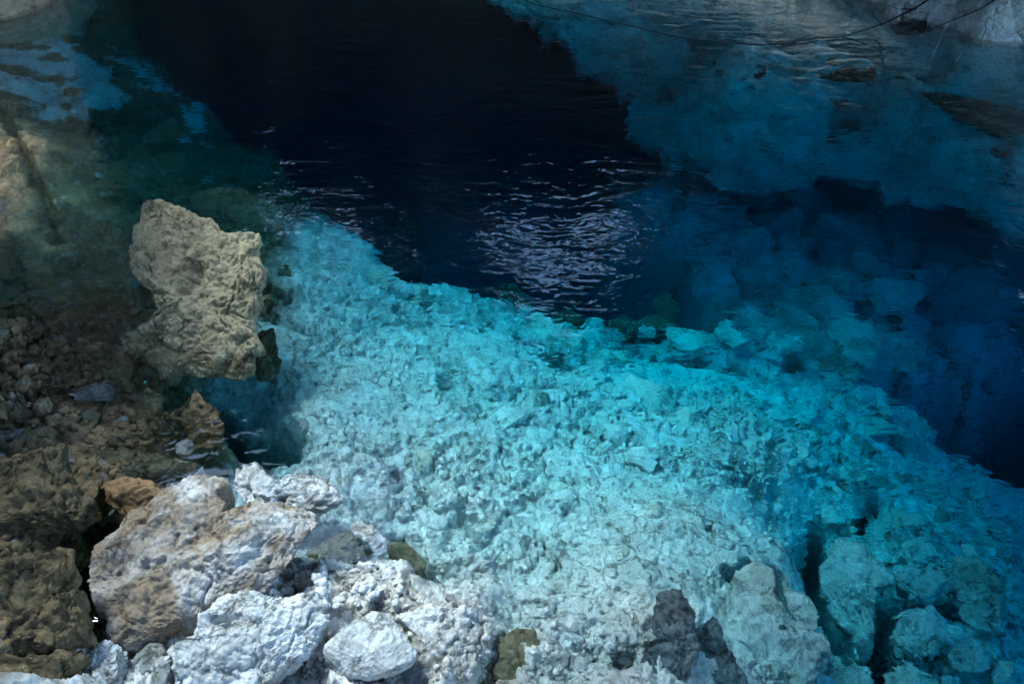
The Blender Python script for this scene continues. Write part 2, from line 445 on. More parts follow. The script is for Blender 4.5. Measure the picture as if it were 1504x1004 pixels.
def relief(x, y, z):
    p = np.c_[x, y, 0 * x]
    w = 0.05 * np.c_[fbm(p * 5, 3, 3), fbm(p * 5, 3, 9), 0 * x]
    al = algae_mask(x, y)
    q = p + w
    big = chunks(q * 4.0, 1, 2, 0.16, 0.9)
    med = chunks(q * 13.0 + 3, 2, 2, 0.22, 1.0)
    sml = chunks((q + w * .5) * 29.0 + 9, 4, 2, 0.25, 1.0)
    far = sstep(2.0, 7.0, y)
    patch = sstep(-.35, .45, fbm(p * 2.1, 3, 21)); patch2 = sstep(-.5, .1, fbm(p * 2.9 + 5, 3, 29))
    r = (big - .45) * (0.05 + 0.06 * al + 0.05 * far) * (0.4 + 0.6 * patch) + (med - .45) * (0.044 + 0.05 * al) * (.25 + .75 * patch2) + (sml - .45) * 0.024 * (.5 + .5 * patch2)
    r = r * (.4 + .95 * sstep(-.45, .4, fbm(p * 1.25 + 3, 3, 47)))
    led = sstep(4.4, 5.2, y) * sstep(.3, 1.2, x)
    r += led * .40 * (chunks(q * 2.1 + 4, 14, 2, .12, 1.4) - .45)
    r += 0.02 * fbm(p * 9, 4, 13) + 0.05 * fbm(p * 1.5, 3, 17)
    # crusted, hole-ridden rock where the bed nears the surface
    crust = sstep(-.32, -.1, z) * (1 - al)
    r += crust * (0.035 * fbm(p * 7, 5, 23, .6, True) - 0.05 * sstep(.35, .75, fbm(p * 3.2, 3, 27)))
    return r, al


CREV = [('1203 762;1218 800;1195 850;1200 900;1228 950;1262 990', -1.0, .055, .45), ('1140 832;1150 866;1168 905;1195 945', -.5, .035, .3), ('1075 850;1105 824;1140 832', -.45, .03, .25),
        ('305 610;340 645;390 658;426 670', -.5, .08, .5), ('1290 900;1296 960;1320 985', -1.0, .05, .35), ('1384 862;1404 890', -1.0, .04, .3), ('134 745;122 800;138 870;160 935', .0, .07, .4),
        ('1270 755;1290 725', -1.1, .05, .3), ('1082 690;1092 706;1112 714', -.85, .022, .15), ('815 532;838 548', -1.1, .05, .25), ('560 790;608 815;626 850', -.2, .05, .18), ('578 672;574 705;572 745', -.28, .02, .12),
        ('655 560;662 590', -.75, .02, .1), ('1040 780;1055 795', -.5, .02, .12), ('920 970;935 955;960 950', -.15, .03, .15), ('880 506;945 512;975 528', -1.5, .05, .35), ('770 522;812 532;850 540', -1.25, .035, .22), ('0 150;20 190;44 240;66 290;78 330', -.15, .03, .25), ('1180 500;1165 525;1145 525', -1.6, .05, .3), ('990 530;1050 532;1120 550', -1.5, .07, .3), ('745 950;735 990', -.1, .05, .15)]
CREV = [(at(*np.array([[float(v) for v in q.split()] for q in a.split(';')]).T, z), w, d) for a, z, w, d in CREV]


def crevice(x, y):
    p = np.c_[x, y, 0 * x]
    wob = .035 * fbm(p * 9, 3, 95)
    o = np.zeros(len(x))
    for P, w, d in CREV:
        lo = P[:, :2].min(0) - .5; hi = P[:, :2].max(0) + .5
        m = (x > lo[0]) & (x < hi[0]) & (y > lo[1]) & (y < hi[1])
        if not m.any():
            continue
        dd = np.full(m.sum(), 9.0)
        for a, b_ in zip(P[:-1, :2], P[1:, :2]):
            e = b_ - a; q = np.c_[x[m] - a[0], y[m] - a[1]]
            t = np.clip(q @ e / (e @ e), 0, 1)
            dd = np.minimum(dd, np.linalg.norm(q - t[:, None] * e, axis=1))
        o[m] = np.maximum(o[m], d * sstep(w * 1.5, w * .5, dd + wob[m]))
    return o


def bed_z(x, y):
    z = base_z(x, y)
    return z + relief(x, y, z)[0] - crevice(x, y)


NR, NC = 630, 850
tt = np.linspace(0, 1, NR)
yy = 0.75 + np.cumsum(np.r_[0, (np.linspace(0, 1, NR - 1) * 5.2 + 1.6) ** 1.15])
yy = 0.75 + (yy - yy[0]) / (yy[-1] - yy[0]) * 11.0
aa = np.linspace(-0.72, 0.70, NC)
Y = np.repeat(yy, NC); X = np.tile(aa, NR) * (Y + 2.1)
jj = fbm(np.c_[X, Y, 0 * X] * 30, 1, 5)
Z = base_z(X, Y)
R, AL = relief(X, Y, Z)
Z = Z + R - crevice(X, Y)
TP = at([-120, 20, 70, 85, 70, -120], [140, 140, 190, 260, 345, 360], [-.15] * 6)
WARM_GLOW = sstep(.08, -.12, poly_sdf(X, Y, TP[:, :2]) + .10 * fbm(np.c_[X, Y, 0 * X] * 4, 3, 46))  # mask of the warm reflected glow painted on the bed
bed = link_mesh('spring_bed', np.c_[X, Y, Z], grid_faces(NR, NC), M_BED, smooth=True, attrs={'algae': AL, 'tan': WARM_GLOW})
tag(bed, kind='structure')
# coarse ground round the pool, lower than and beyond the detailed bed
gx, gy = np.meshgrid(np.linspace(-16, 16, 129), np.linspace(-9, 18, 109))
gx = gx.ravel(); gy = gy.ravel()
inside = (gy > 0.95) & (gy < 11.4) & (np.abs(gx) < 0.66 * (gy + 2.1))
gz = base_z(gx, gy) + 0.25 * fbm(np.c_[gx, gy, 0 * gx], 3, 77)
gz = gz - 0.06 - inside * 1.6
tag(link_mesh('ground', np.c_[gx, gy, gz], grid_faces(109, 129), M_SURROUND, smooth=True), kind='structure')

# ---------------------------------------------------------------- far shelf: a ledge of rock over the deep hole
SH = """690 -60 -.7;720 0 -.9;800 62 -1.2;860 100 -1.5;910 140 -1.8;935 190 -1.9;960 225 -1.9;1010 240 -1.8;1100 262 -1.9;1200 270 -1.9;1290 287 -1.85;1340 302 -1.85;1400 295 -1.8;1430 322 -1.8;1504 347 -1.8;1640 395 -1.8
850 20 -.75;900 10 -.6;1000 40 -.5;1100 60 -.42;1200 60 -.32;1300 40 -.12;1400 60 -.1;1504 72 -.04;1600 80 0;1340 12 .06;1450 5 .3;1250 10 -.08;1100 10 -.2;1000 0 -.3;1400 110 -.55;1504 150 -.6;1330 130 -.75;1060 84 -.5;1130 84 -.5;1200 86 -.5;1270 92 -.5;1330 100 -.5
1060 112 -1.6;1130 116 -1.55;1200 118 -1.5;1270 122 -1.4;1340 160 -1.5;1000 100 -1.6;940 70 -.95;1150 150 -1.9;1250 200 -1.9;1400 200 -1.7;1504 225 -1.7;1600 250 -1.7;1000 170 -2.0;900 90 -1.5
1000 -60 -.1;1200 -60 .1;1350 -60 .3;1600 -60 .4;1800 -40 .4;850 -60 -.5;1800 100 .1;1800 300 -1.2"""
spn = np.array([[float(v) for v in s.split()] for s in SH.replace('\n', ';').split(';') if s.strip()])
SC = at(spn[:, 0], spn[:, 1], spn[:, 2]); ns = len(SC)
SA = kern(np.linalg.norm(SC[:, None, :2] - SC[None, :, :2], axis=2)) - np.eye(ns) * 0.01
SA = np.block([[SA, np.c_[np.ones(ns), SC[:, :2]]], [np.c_[np.ones(ns), SC[:, :2]].T, np.zeros((3, 3))]])
SW = np.linalg.solve(SA, np.r_[SC[:, 2], 0, 0, 0])


def shelf_base(x, y):
    r = np.sqrt((x[:, None] - SC[None, :, 0]) ** 2 + (y[:, None] - SC[None, :, 1]) ** 2 + 0.0015)
    return np.clip(r @ SW[:ns] + SW[ns] + SW[ns + 1] * x + SW[ns + 2] * y, -2.4, 1.6)


def shelf_relief(x, y):
    p = np.c_[x, y, 0 * x]
    w = 0.1 * np.c_[fbm(p * 3, 3, 3), fbm(p * 3, 3, 9), 0 * x]
    return (chunks((p + w) * 2.2, 5, 2, 0.12, 1.2) - .45) * .22 + (chunks((p + w) * 6, 6, 2, 0.2, 1.2) - .45) * .11 + .05 * fbm(p * 4, 4, 31) + .02 * fbm(p * 14, 3, 33)


edge_px = spn[:16]
ew = at(edge_px[:, 0], edge_px[:, 1], edge_px[:, 2])
ew = np.r_[ew[:1] + [[-.3, 4, .3]], ew, ew[-1:] + [[5, -.5, 0]]]
far_line = np.array([[ew[0, 0] + .3, 15], [-0.2, 15.2], [0.5, 15.2], [1.0, 15], [1.6, 15], [2.2, 15], [2.8, 15], [3.4, 15], [4.2, 15], [5, 15], [6, 15], [7, 15], [8, 15], [9, 15], [10, 15], [11, 15], [12, 15], [14, 15]])
sl = np.r_[0, np.cumsum(np.linalg.norm(np.diff(ew[:, :2], axis=0), axis=1))]
NS, NT = 520, 300
sv = np.linspace(0, sl[-1], NS)
ex = np.interp(sv, sl, ew[:, 0]); ey = np.interp(sv, sl, ew[:, 1])
fx = np.interp(sv, sl, far_line[:, 0]); fy = np.interp(sv, sl, far_line[:, 1])
jag = np.c_[ex, ey, 0 * ex]
ex = ex + 0.14 * fbm(jag * 2.6, 4, 51) ; ey = ey + 0.16 * fbm(jag * 2.6, 4, 57)
tv = np.linspace(0, 1, NT) ** 1.5
TX = ex[None] * (1 - tv[:, None]) + fx[None] * tv[:, None]
TY = ey[None] * (1 - tv[:, None]) + fy[None] * tv[:, None]
tz = shelf_base(TX.ravel(), TY.ravel()).reshape(NT, NS) + shelf_relief(TX.ravel(), TY.ravel()).reshape(NT, NS)
rows = [np.stack([TX, TY, tz], 2)]
under = []
for k, (inn, dz) in enumerate(((0.0, -.12), (.02, -.3), (.08, -.5), (.16, -.7), (.3, -1.0), (.6, -1.8))):
    ux = ex * (1 - inn) + fx * inn; uy = ey * (1 - inn) + fy * inn
    uz = tz[0] + dz + .1 * fbm(np.c_[ux, uy, uz * 0 if k else 0 * ux] * 3, 3, 60 + k)
    under.append(np.stack([ux, uy, uz], 1)[None])
V = np.concatenate(under[::-1] + rows, 0)
M_SHELF = rock_material('shelf_limestone', (0.74, 0.74, 0.70), (0.50, 0.51, 0.46), (0.12, 0.12, 0.09), (0.24, 0.25, 0.18), 0.6)
tag(link_mesh('far_rock_shelf', V.reshape(-1, 3), grid_faces(V.shape[0], NS), M_SHELF, smooth=True), kind='structure')

# ---------------------------------------------------------------- water
wx, wy = np.meshgrid(np.linspace(-15, 15, 3), np.linspace(-8, 17, 3))
bm = bmesh.new()
bmesh.ops.create_cube(bm, size=1.0)
for v in bm.verts:
    v.co = Vector((v.co.x * 31, 4.5 + v.co.y * 26, (v.co.z - .5) * 10))
me = bpy.data.meshes.new('water'); bm.to_mesh(me); bm.free(); me.materials.append(M_WATER)
water = bpy.data.objects.new('water', me); col.objects.link(water); tag(water, kind='structure')

# ---------------------------------------------------------------- unseen roof and walls added to shade the pool and its reflections
def seen(px, py, z):
    return at(px, py, z)[0]


ROOF_Z = 4.6


def above(px, py, z):
    """where on the roof the sun's line to a place passes"""
    p = seen(px, py, z)
    k = (ROOF_Z - p[2]) / SUN.z
    return p[0] + SUN.x * k, p[1] + SUN.y * k


HOLES = []  # openings in the added roof, shaped for the sun patch and fill light


def hole(px_poly, z):
    HOLES.append(np.array([above(x, y, zz) for (x, y), zz in zip(px_poly, z if hasattr(z, '__len__') else [z] * len(px_poly))]))


hole([(330, 690), (400, 600), (440, 480), (540, 385), (700, 420), (860, 465), (1000, 500), (1090, 470), (1250, 475), (1220, 700), (1250, 860), (1200, 1000), (1100, 1090), (500, 1100), (230, 1090), (200, 900), (250, 740)],
     [0, -.3, -.5, -.9, -1.1, -1.4, -1.4, -1.9, -2.0, -1.3, -1.0, -.6, -.2, 0, 0, 0, 0])
HOLES.append(np.array([[6.9, 8], [7.3, 9.3], [8.4, 12], [8.7, 17], [18, 17], [18, -3], [11.5, -3], [10, 4]]))
HOLES.append(np.array([[-5.2, -1.6], [-2.6, -1.8], [-2.0, .2], [-2.9, 1.3], [-5.0, 1.2]]))
hole([(-90, 150), (30, 150), (65, 220), (60, 310), (-90, 330)], -.1)
HOLES.append(np.array([[.8, -1.4], [6.3, .2], [9.5, -1.5], [9.5, -8], [-1.5, -8], [-.8, -3]]))
LACE = [np.array([[-4.3, 15], [-3.9, 12.6], [-2.6, 11.3], [-.8, 11.3], [-.5, 13.5], [-1.5, 15]]),
        np.array([[-.7, 14.6], [-.4, 12.2], [.6, 11.2], [2.0, 11.0], [3.5, 11.8], [3.5, 13.8], [2.0, 14.8]])]  # broken gaps added for pale streak reflections on the deep water


nx, ny = 330, 280
gx, gy = np.meshgrid(np.linspace(-17, 17, nx), np.linspace(-9.5, 16.5, ny))
gx = gx.ravel(); gy = gy.ravel()
P3 = np.c_[gx, gy, 0 * gx]
sd = np.full(len(gx), 99.0)
for P in HOLES:
    sd = np.minimum(sd, poly_sdf(gx, gy, P))
la = np.full(len(gx), 99.0)
for P in LACE:
    la = np.minimum(la, poly_sdf(gx, gy, P))
la = np.maximum(la, .04 - .9 * fbm(P3 * np.array([1.1, 2.4, 1]), 4, 87))
nz_ = .22 * fbm(P3 * 1.3, 3, 71) + .18 * fbm(P3 * 5, 3, 73)
gz = ROOF_Z + .35 * fbm(P3 * .5, 3, 75) * sstep(0, 2, sd) + .5 * sstep(.5, 6, sd) + .12 * fbm(P3 * 3, 3, 79)
F = grid_faces(ny, nx)
keep = ((sd + nz_)[F].min(1) > 0) & (la[F].min(1) > 0)
roof = link_mesh('shade_roof', np.c_[gx, gy, gz], F[keep], M_SURROUND, smooth=True)  # added blocker that shades the pool around the openings
md = roof.modifiers.new('thick', 'SOLIDIFY'); md.thickness = 0.35; md.offset = 1.0
tag(roof, kind='structure')
na, nh = 200, 40
ang = np.linspace(0, 2 * math.pi, na); hh = np.linspace(-9, 6.6, nh)
AG, HH = np.meshgrid(ang, hh); AG = AG.ravel(); HH = HH.ravel()
low_side = sstep(.45, .75, np.cos(AG)) * (1 - sstep(.62, .8, np.sin(AG)))  # added wall kept low on the right to let sky light in
HH = np.where(HH > 1.2, 1.2 + (HH - 1.2) * (1 - .93 * low_side), HH)
cxp = np.cos(AG); syp = np.sin(AG)
sq = (np.abs(cxp) ** 4 + np.abs(syp) ** 4) ** -.25
wxp = 14.6 * cxp * sq; wyp = 3.5 + 12 * syp * sq
nn = 1 + .05 * fbm(np.c_[wxp, wyp, HH] * .6, 4, 81) + .02 * fbm(np.c_[wxp, wyp, HH] * 2.5, 3, 83)
tag(link_mesh('shade_wall', np.c_[wxp * nn, 3.5 + (wyp - 3.5) * nn, HH], grid_faces(nh, na), M_SURROUND, smooth=True), kind='structure')

v_, f_ = None, None
cg, ch = np.meshgrid(np.linspace(0, 2 * math.pi, 90), np.linspace(-1.2, 5.2, 110))
cg = cg.ravel(); ch = ch.ravel()
for (cx0, cy0, r0), lab_ in (((-4.75, 8.1, .5), 'tan column added at the far left corner for its warm reflection'),):
    pc = np.c_[np.cos(cg) * r0, np.sin(cg) * r0, ch]
    k_ = 1 + .5 * np.exp(-(ch + .2) * 1.6).clip(0, 1.6) + .35 * sstep(3.2, 5, ch) + .16 * fbm(pc * 1.2 + cx0, 3, 61) + .10 * (chunks(pc * 4 + cx0, 62, 3, .15, 1.2) - .4)
    oc = link_mesh('reflection_column', np.c_[pc[:, 0] * k_, pc[:, 1] * k_, ch], grid_faces(110, 90), rock_material('tan_rock', (.62, .46, .32), (.45, .32, .21), (.12, .08, .05), (.30, .20, .12), .5), smooth=True)
    oc.location = (cx0, cy0, 0)  # column added to give the water a warm reflection
    tag(oc, lab_, 'rock column')

# ---------------------------------------------------------------- rocks
ICO = {}


def ico(n):
    if n not in ICO:
        b = bmesh.new(); bmesh.ops.create_icosphere(b, subdivisions=n, radius=1.0)
        v = np.array([q.co for q in b.verts]); f = np.array([[q.index for q in g.verts] for g in b.faces]); b.free()
        ICO[n] = (v, f)
    return ICO[n]


def rock(name, label, poly, z, thick, mat, sub=5, tilt=0.5, group=None, rough=1.0, lean=None, flat=0.62, cat='rock', seed=None, dents=(), clip=14, wob=1.0):
    """a rock whose outline, seen from above the water, is poly (pixels of the photograph), centred at height z"""
    poly = np.array([float(v) for v in poly.replace(';', ' ').split()]).reshape(-1, 2)
    c = poly.mean(0)
    C = at(c[0], c[1], z)[0]
    tc = EYE - C; tc /= np.linalg.norm(tc)
    N = np.array([0, 0, 1.0]) * (1 - tilt) + tc * tilt
    if lean is not None:
        N = N + np.array(lean)
    N /= np.linalg.norm(N)
    Q = on_plane(poly[:, 0], poly[:, 1], C, N)
    U = np.cross([0, 1, 0], N); U /= np.linalg.norm(U); Vv = np.cross(N, U)
    uv = np.c_[(Q - C) @ U, (Q - C) @ Vv]
    # radius by angle (nearest crossing of the outline)
    K = 256
    th = np.linspace(-math.pi, math.pi, K, endpoint=False)
    rr = np.full(K, 1e9)
    dd = np.c_[np.cos(th), np.sin(th)]
    for i in range(len(uv)):
        a, b_ = uv[i], uv[(i + 1) % len(uv)]
        e = b_ - a
        den = dd[:, 0] * e[1] - dd[:, 1] * e[0]
        with np.errstate(divide='ignore', invalid='ignore'):
            t = (a[0] * e[1] - a[1] * e[0]) / den
            u = (a[0] * dd[:, 1] - a[1] * dd[:, 0]) / den
        ok = (t > 0) & (u >= -1e-6) & (u <= 1 + 1e-6)
        rr = np.where(ok & (t < rr), t, rr)
    rr[rr > 1e8] = np.median(rr[rr < 1e8])
    ext = np.concatenate([rr[-2:], rr, rr[:2]])
    rr = (ext[1:-3] + 3 * ext[2:-2] + ext[3:-1]) / 5
    v, f = ico(sub)
    ang = np.arctan2(v[:, 1], v[:, 0])
    r = np.interp(ang, np.r_[th, math.pi], np.r_[rr, rr[0]]) * 1.07
    rho = np.sqrt(v[:, 0] ** 2 + v[:, 1] ** 2)
    rho2 = np.where(rho > 0, rho ** .85, 0)
    size = float(np.sqrt(np.mean(rr ** 2)))
    T = thick * .5
    L = np.c_[r * rho2 * np.cos(ang), r * rho2 * np.sin(ang), T * np.sign(v[:, 2]) * np.abs(v[:, 2]) ** flat]
    s = (seed if seed is not None else (abs(hash_(label)) % 9973))
    so = np.array([s * .37, s * .11, s * .73]) % 50
    p = L / max(size, .02)
    nrm = np.c_[v[:, 0] * .8, v[:, 1] * .8, v[:, 2] + .3 * np.sign(v[:, 2])]
    nrm /= np.linalg.norm(nrm, axis=1, keepdims=True)
    rr_ = np.random.default_rng(int(s) + 5)
    for _ in range(clip):
        d_ = rr_.normal(size=3) * [.27, .27, 1]; d_ /= np.linalg.norm(d_)
        sup = (L @ d_).max(); tcl = L @ d_ - sup * (.60 + .28 * rr_.random())
        L = L - (np.where(tcl > 0, tcl, 0) * .9)[:, None] * d_
    am = size * rough * (0.35 + 0.65 * sstep(.1, .8, np.abs(v[:, 2])))
    q = p + .12 * np.c_[fbm(p * 2 + so, 3, 1), fbm(p * 2 + so, 3, 2), fbm(p * 2 + so, 3, 3)]
    disp = .09 * fbm(p * 1.3 + so, 4, 11) + .09 * (chunks(q * 1.6 + so, 5, 3, .08, 1.8) - .6)
    am2 = size * rough
    A_ = L + np.array([s * .013, s * .007, 0]) ; A_ = A_ + .03 * np.c_[fbm(A_ * 9, 3, 1), fbm(A_ * 9, 3, 2), fbm(A_ * 9, 3, 3)]
    k_ = min(1.0, size / .12)
    f1_ = cells(A_ * 26, 71, 3)[0]; f2_ = cells(A_ * 11, 72, 3)[0] if sub >= 6 else f1_
    det = k_ * (.016 * (chunks(A_ * 9, 6, 3, .12, 1.5) - .5) + .010 * fbm(A_ * 16, 5, 15, .74) - .010 * sstep(.42, .15, f1_) * sstep(-.2, .3, fbm(A_ * 6, 2, 33)))
    if sub >= 6:
        det = det + k_ * (.004 * fbm(A_ * 70, 3, 19, .8) - .026 * sstep(.38, .15, f2_ + .15 * fbm(A_ * 30, 2, 34)) * sstep(.0, .4, fbm(A_ * 5, 2, 25)))
    det = det * min(1, rough * 1.15)
    L = L + nrm * (disp * am * wob + det)[:, None]
    for dx_, dy_, dr_, dp_ in dents:
        q_ = on_plane(dx_, dy_, C, N)[0] - C
        g_ = np.exp(-(((L[:, 0] - q_ @ U) ** 2 + (L[:, 1] - q_ @ Vv) ** 2) / dr_ ** 2)) * (L[:, 2] > 0)
        L[:, 2] -= g_ * dp_
    Wd = C + L[:, :1] * U + L[:, 1:2] * Vv + L[:, 2:] * N
    o = link_mesh(name, Wd - C, f, mat, smooth=sub >= 5)
    o.location = C
    return tag(o, label, cat, group)


def hash_(s):
    h = 5381
    for ch in s:
        h = (h * 33 + ord(ch)) & 0x7FFFFFFF
    return h


# the shaded brown rocks
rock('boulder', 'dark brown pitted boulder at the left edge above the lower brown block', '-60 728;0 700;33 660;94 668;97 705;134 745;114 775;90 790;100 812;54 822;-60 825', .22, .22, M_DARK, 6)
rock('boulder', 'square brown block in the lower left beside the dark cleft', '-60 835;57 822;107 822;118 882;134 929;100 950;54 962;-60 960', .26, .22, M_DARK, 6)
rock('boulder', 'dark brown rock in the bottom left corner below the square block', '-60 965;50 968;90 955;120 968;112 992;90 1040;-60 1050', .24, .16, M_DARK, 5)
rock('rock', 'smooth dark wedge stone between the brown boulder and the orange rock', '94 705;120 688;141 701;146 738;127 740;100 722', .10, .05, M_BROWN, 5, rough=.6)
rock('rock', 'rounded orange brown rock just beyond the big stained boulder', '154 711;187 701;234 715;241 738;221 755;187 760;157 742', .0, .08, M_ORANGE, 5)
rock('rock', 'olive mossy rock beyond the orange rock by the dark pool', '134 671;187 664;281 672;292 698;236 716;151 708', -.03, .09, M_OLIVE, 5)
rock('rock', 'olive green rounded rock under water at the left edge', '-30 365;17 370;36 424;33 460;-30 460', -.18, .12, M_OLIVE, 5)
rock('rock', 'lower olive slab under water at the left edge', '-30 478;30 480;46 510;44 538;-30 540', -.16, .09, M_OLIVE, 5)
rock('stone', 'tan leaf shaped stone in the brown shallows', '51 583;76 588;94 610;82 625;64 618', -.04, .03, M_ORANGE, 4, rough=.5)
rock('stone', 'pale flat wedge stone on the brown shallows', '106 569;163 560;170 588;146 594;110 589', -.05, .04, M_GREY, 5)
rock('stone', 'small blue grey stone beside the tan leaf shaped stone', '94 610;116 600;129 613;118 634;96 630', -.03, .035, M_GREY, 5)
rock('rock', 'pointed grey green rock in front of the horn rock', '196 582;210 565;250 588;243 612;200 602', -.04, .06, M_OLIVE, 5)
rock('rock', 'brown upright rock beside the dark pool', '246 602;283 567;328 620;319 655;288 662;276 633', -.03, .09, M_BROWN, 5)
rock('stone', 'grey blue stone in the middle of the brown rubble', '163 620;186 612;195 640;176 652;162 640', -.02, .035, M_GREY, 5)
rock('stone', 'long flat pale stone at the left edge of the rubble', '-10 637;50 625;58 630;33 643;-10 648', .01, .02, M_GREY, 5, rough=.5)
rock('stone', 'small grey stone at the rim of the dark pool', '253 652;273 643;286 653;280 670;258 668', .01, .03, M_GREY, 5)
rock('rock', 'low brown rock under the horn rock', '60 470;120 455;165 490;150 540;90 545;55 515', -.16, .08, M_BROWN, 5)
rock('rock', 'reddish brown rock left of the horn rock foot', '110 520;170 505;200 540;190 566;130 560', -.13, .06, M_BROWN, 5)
# the horn rock
rock('boulder', 'tall olive grey rock with a notched side standing clear of the dark water', '206 301;226 299;262 312;313 335;333 354;376 352;379 364;369 384;384 406;380 427;374 448;366 464;366 480;372 494;378 510;363 527;368 542;346 556;319 546;299 549;273 541;263 542;273 565;246 552;240 536;220 526;190 506;191 494;206 477;236 472;244 457;233 434;213 420;198 404;193 377;197 350;208 334', .09, .13, M_HORN, 7, tilt=.5, clip=3, wob=.45, rough=.85, flat=.5, lean=(-.35, -.1, 0), dents=((296, 404, .05, .07), (288, 422, .045, .08), (280, 436, .03, .05), (330, 430, .05, .03), (225, 500, .04, .03)))
rock('rock', 'submerged ragged spur beside the horn rock', '376 480;399 475;414 540;399 562;381 566;366 520', -.24, .06, M_OLIVE, 5)
rock('slab', 'flat green slab under water behind the horn rock', '276 293;333 274;366 283;402 305;440 335;442 362;400 367;376 352;340 345;310 328;285 312', -.55, .10, M_OLIVE, 5, rough=.6)
rock('rock', 'sunken green block in the dim upper left water', '211 200;253 175;279 193;233 219', -.75, .08, M_OLIVE, 5)
rock('rock', 'small sunken pale block left of the green block', '93 167;113 152;135 163;127 178', -.6, .05, M_GREY, 4)
# the sunlit rocks at the near edge
rock('boulder', 'big white and brown stained boulder breaking the surface', '144 809;151 778;164 762;207 752;234 735;254 718;284 711;308 716;333 724;342 745;335 760;361 758;371 747;415 746;448 752;477 766;480 795;450 814;437 835;430 854;398 861;377 881;337 884;315 891;297 934;281 946;234 943;194 949;175 938;165 899;152 896;145 869', .14, .24, M_MAIN, 7, tilt=.4, rough=.6, flat=.55, dents=((172, 830, .05, .06), (180, 850, .04, .05), (225, 800, .03, .03), (345, 745, .04, .04), (300, 800, .05, .02)))
rock('rock', 'white knobbly ledge beyond the stained boulder', '342 690;355 680;387 676;394 698;404 709;425 698;470 700;502 713;508 742;490 752;470 765;440 757;400 752;362 752;348 735;340 712', .04, .09, M_WHITE, 6, rough=.8)
rock('boulder', 'broad bright white rock below the stained boulder', '292 932;299 909;321 890;361 878;395 884;425 884;468 875;487 899;484 922;464 934;464 951;417 985;394 1004;390 1050;235 1050;234 1004;249 969;256 946;284 944', .10, .17, M_WHITE, 7, rough=.6)
rock('rock', 'lumpy white rock at the bottom beside the dark cleft', '112 989;132 960;141 937;157 944;181 960;188 983;176 1006;134 1040;108 1020', .10, .09, M_WHITE, 6)
rock('stone', 'grey flat stone wedged under the big stained boulder', '189 966;218 944;240 940;245 959;231 981;212 992;199 985', .08, .05, M_GREY, 5, rough=.5)
rock('stone', 'smooth finger shaped stone between two white rocks', '219 1010;232 969;241 960;252 965;250 988;236 1020', .09, .03, M_GREY, 5, rough=.3)
rock('boulder', 'smooth rounded white boulder near the bottom edge', '476 968;488 943;505 923;530 908;565 903;592 913;607 935;616 950;602 972;575 987;540 992;500 987', .08, .13, M_WHITE, 6, rough=.26, tilt=.35)
rock('rock', 'wide white rock with dark cracks at the bottom centre', '588 912;617 900;644 880;677 884;703 900;736 914;733 942;707 961;694 991;683 1030;600 1030;596 969;615 953;611 936', .0, .09, M_WHITE, 6, rough=.8)
rock('rock', 'ragged white rock left of the bright islet', '476 847;520 834;550 824;576 831;582 852;610 855;622 869;636 879;614 888;580 904;544 904;515 902;493 886;478 872', -.01, .07, M_WHITE, 6, rough=.9)
rock('rock', 'narrow white rim rock curving round the olive shallows', '511 768;527 760;556 774;569 792;565 811;550 817;542 797;520 785', -.02, .04, M_WHITE, 5)
rock('rock', 'olive brown algae rock in the shallows right of the stained boulder', '474 785;510 780;542 795;556 815;540 837;500 842;450 852;438 837;455 800', -.12, .06, M_OLIVE, 6)  # olive colour stands in for the boulder's shadow on the shallow bed
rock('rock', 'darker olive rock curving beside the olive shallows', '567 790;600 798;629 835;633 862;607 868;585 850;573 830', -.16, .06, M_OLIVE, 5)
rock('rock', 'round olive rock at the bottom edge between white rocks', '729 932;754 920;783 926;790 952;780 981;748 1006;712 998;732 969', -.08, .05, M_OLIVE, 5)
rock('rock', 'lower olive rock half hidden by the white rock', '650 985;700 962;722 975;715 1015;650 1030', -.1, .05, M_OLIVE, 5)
rock('boulder', 'dark slate grey rock at the bottom right of centre', '958 905;968 873;985 860;1007 868;1020 895;1016 930;1024 960;1010 988;985 1030;950 1030;943 960;963 938', -.10, .10, M_SLATE, 6)
rock('slab', 'large grey teal slab near the bottom edge', '1084 847;1111 827;1136 842;1141 862;1139 882;1159 909;1188 923;1210 936;1216 956;1233 975;1218 984;1214 1040;1098 1040;1095 963;1062 943;1062 916;1074 903;1077 876', -.36, .12, M_TEAL, 6, rough=.6)
rock('slab', 'narrow finger of rock leaning beside the teal slab', '1145 862;1161 857;1190 879;1206 903;1203 928;1181 925;1162 899', -.38, .08, M_TEAL, 5, rough=.5)
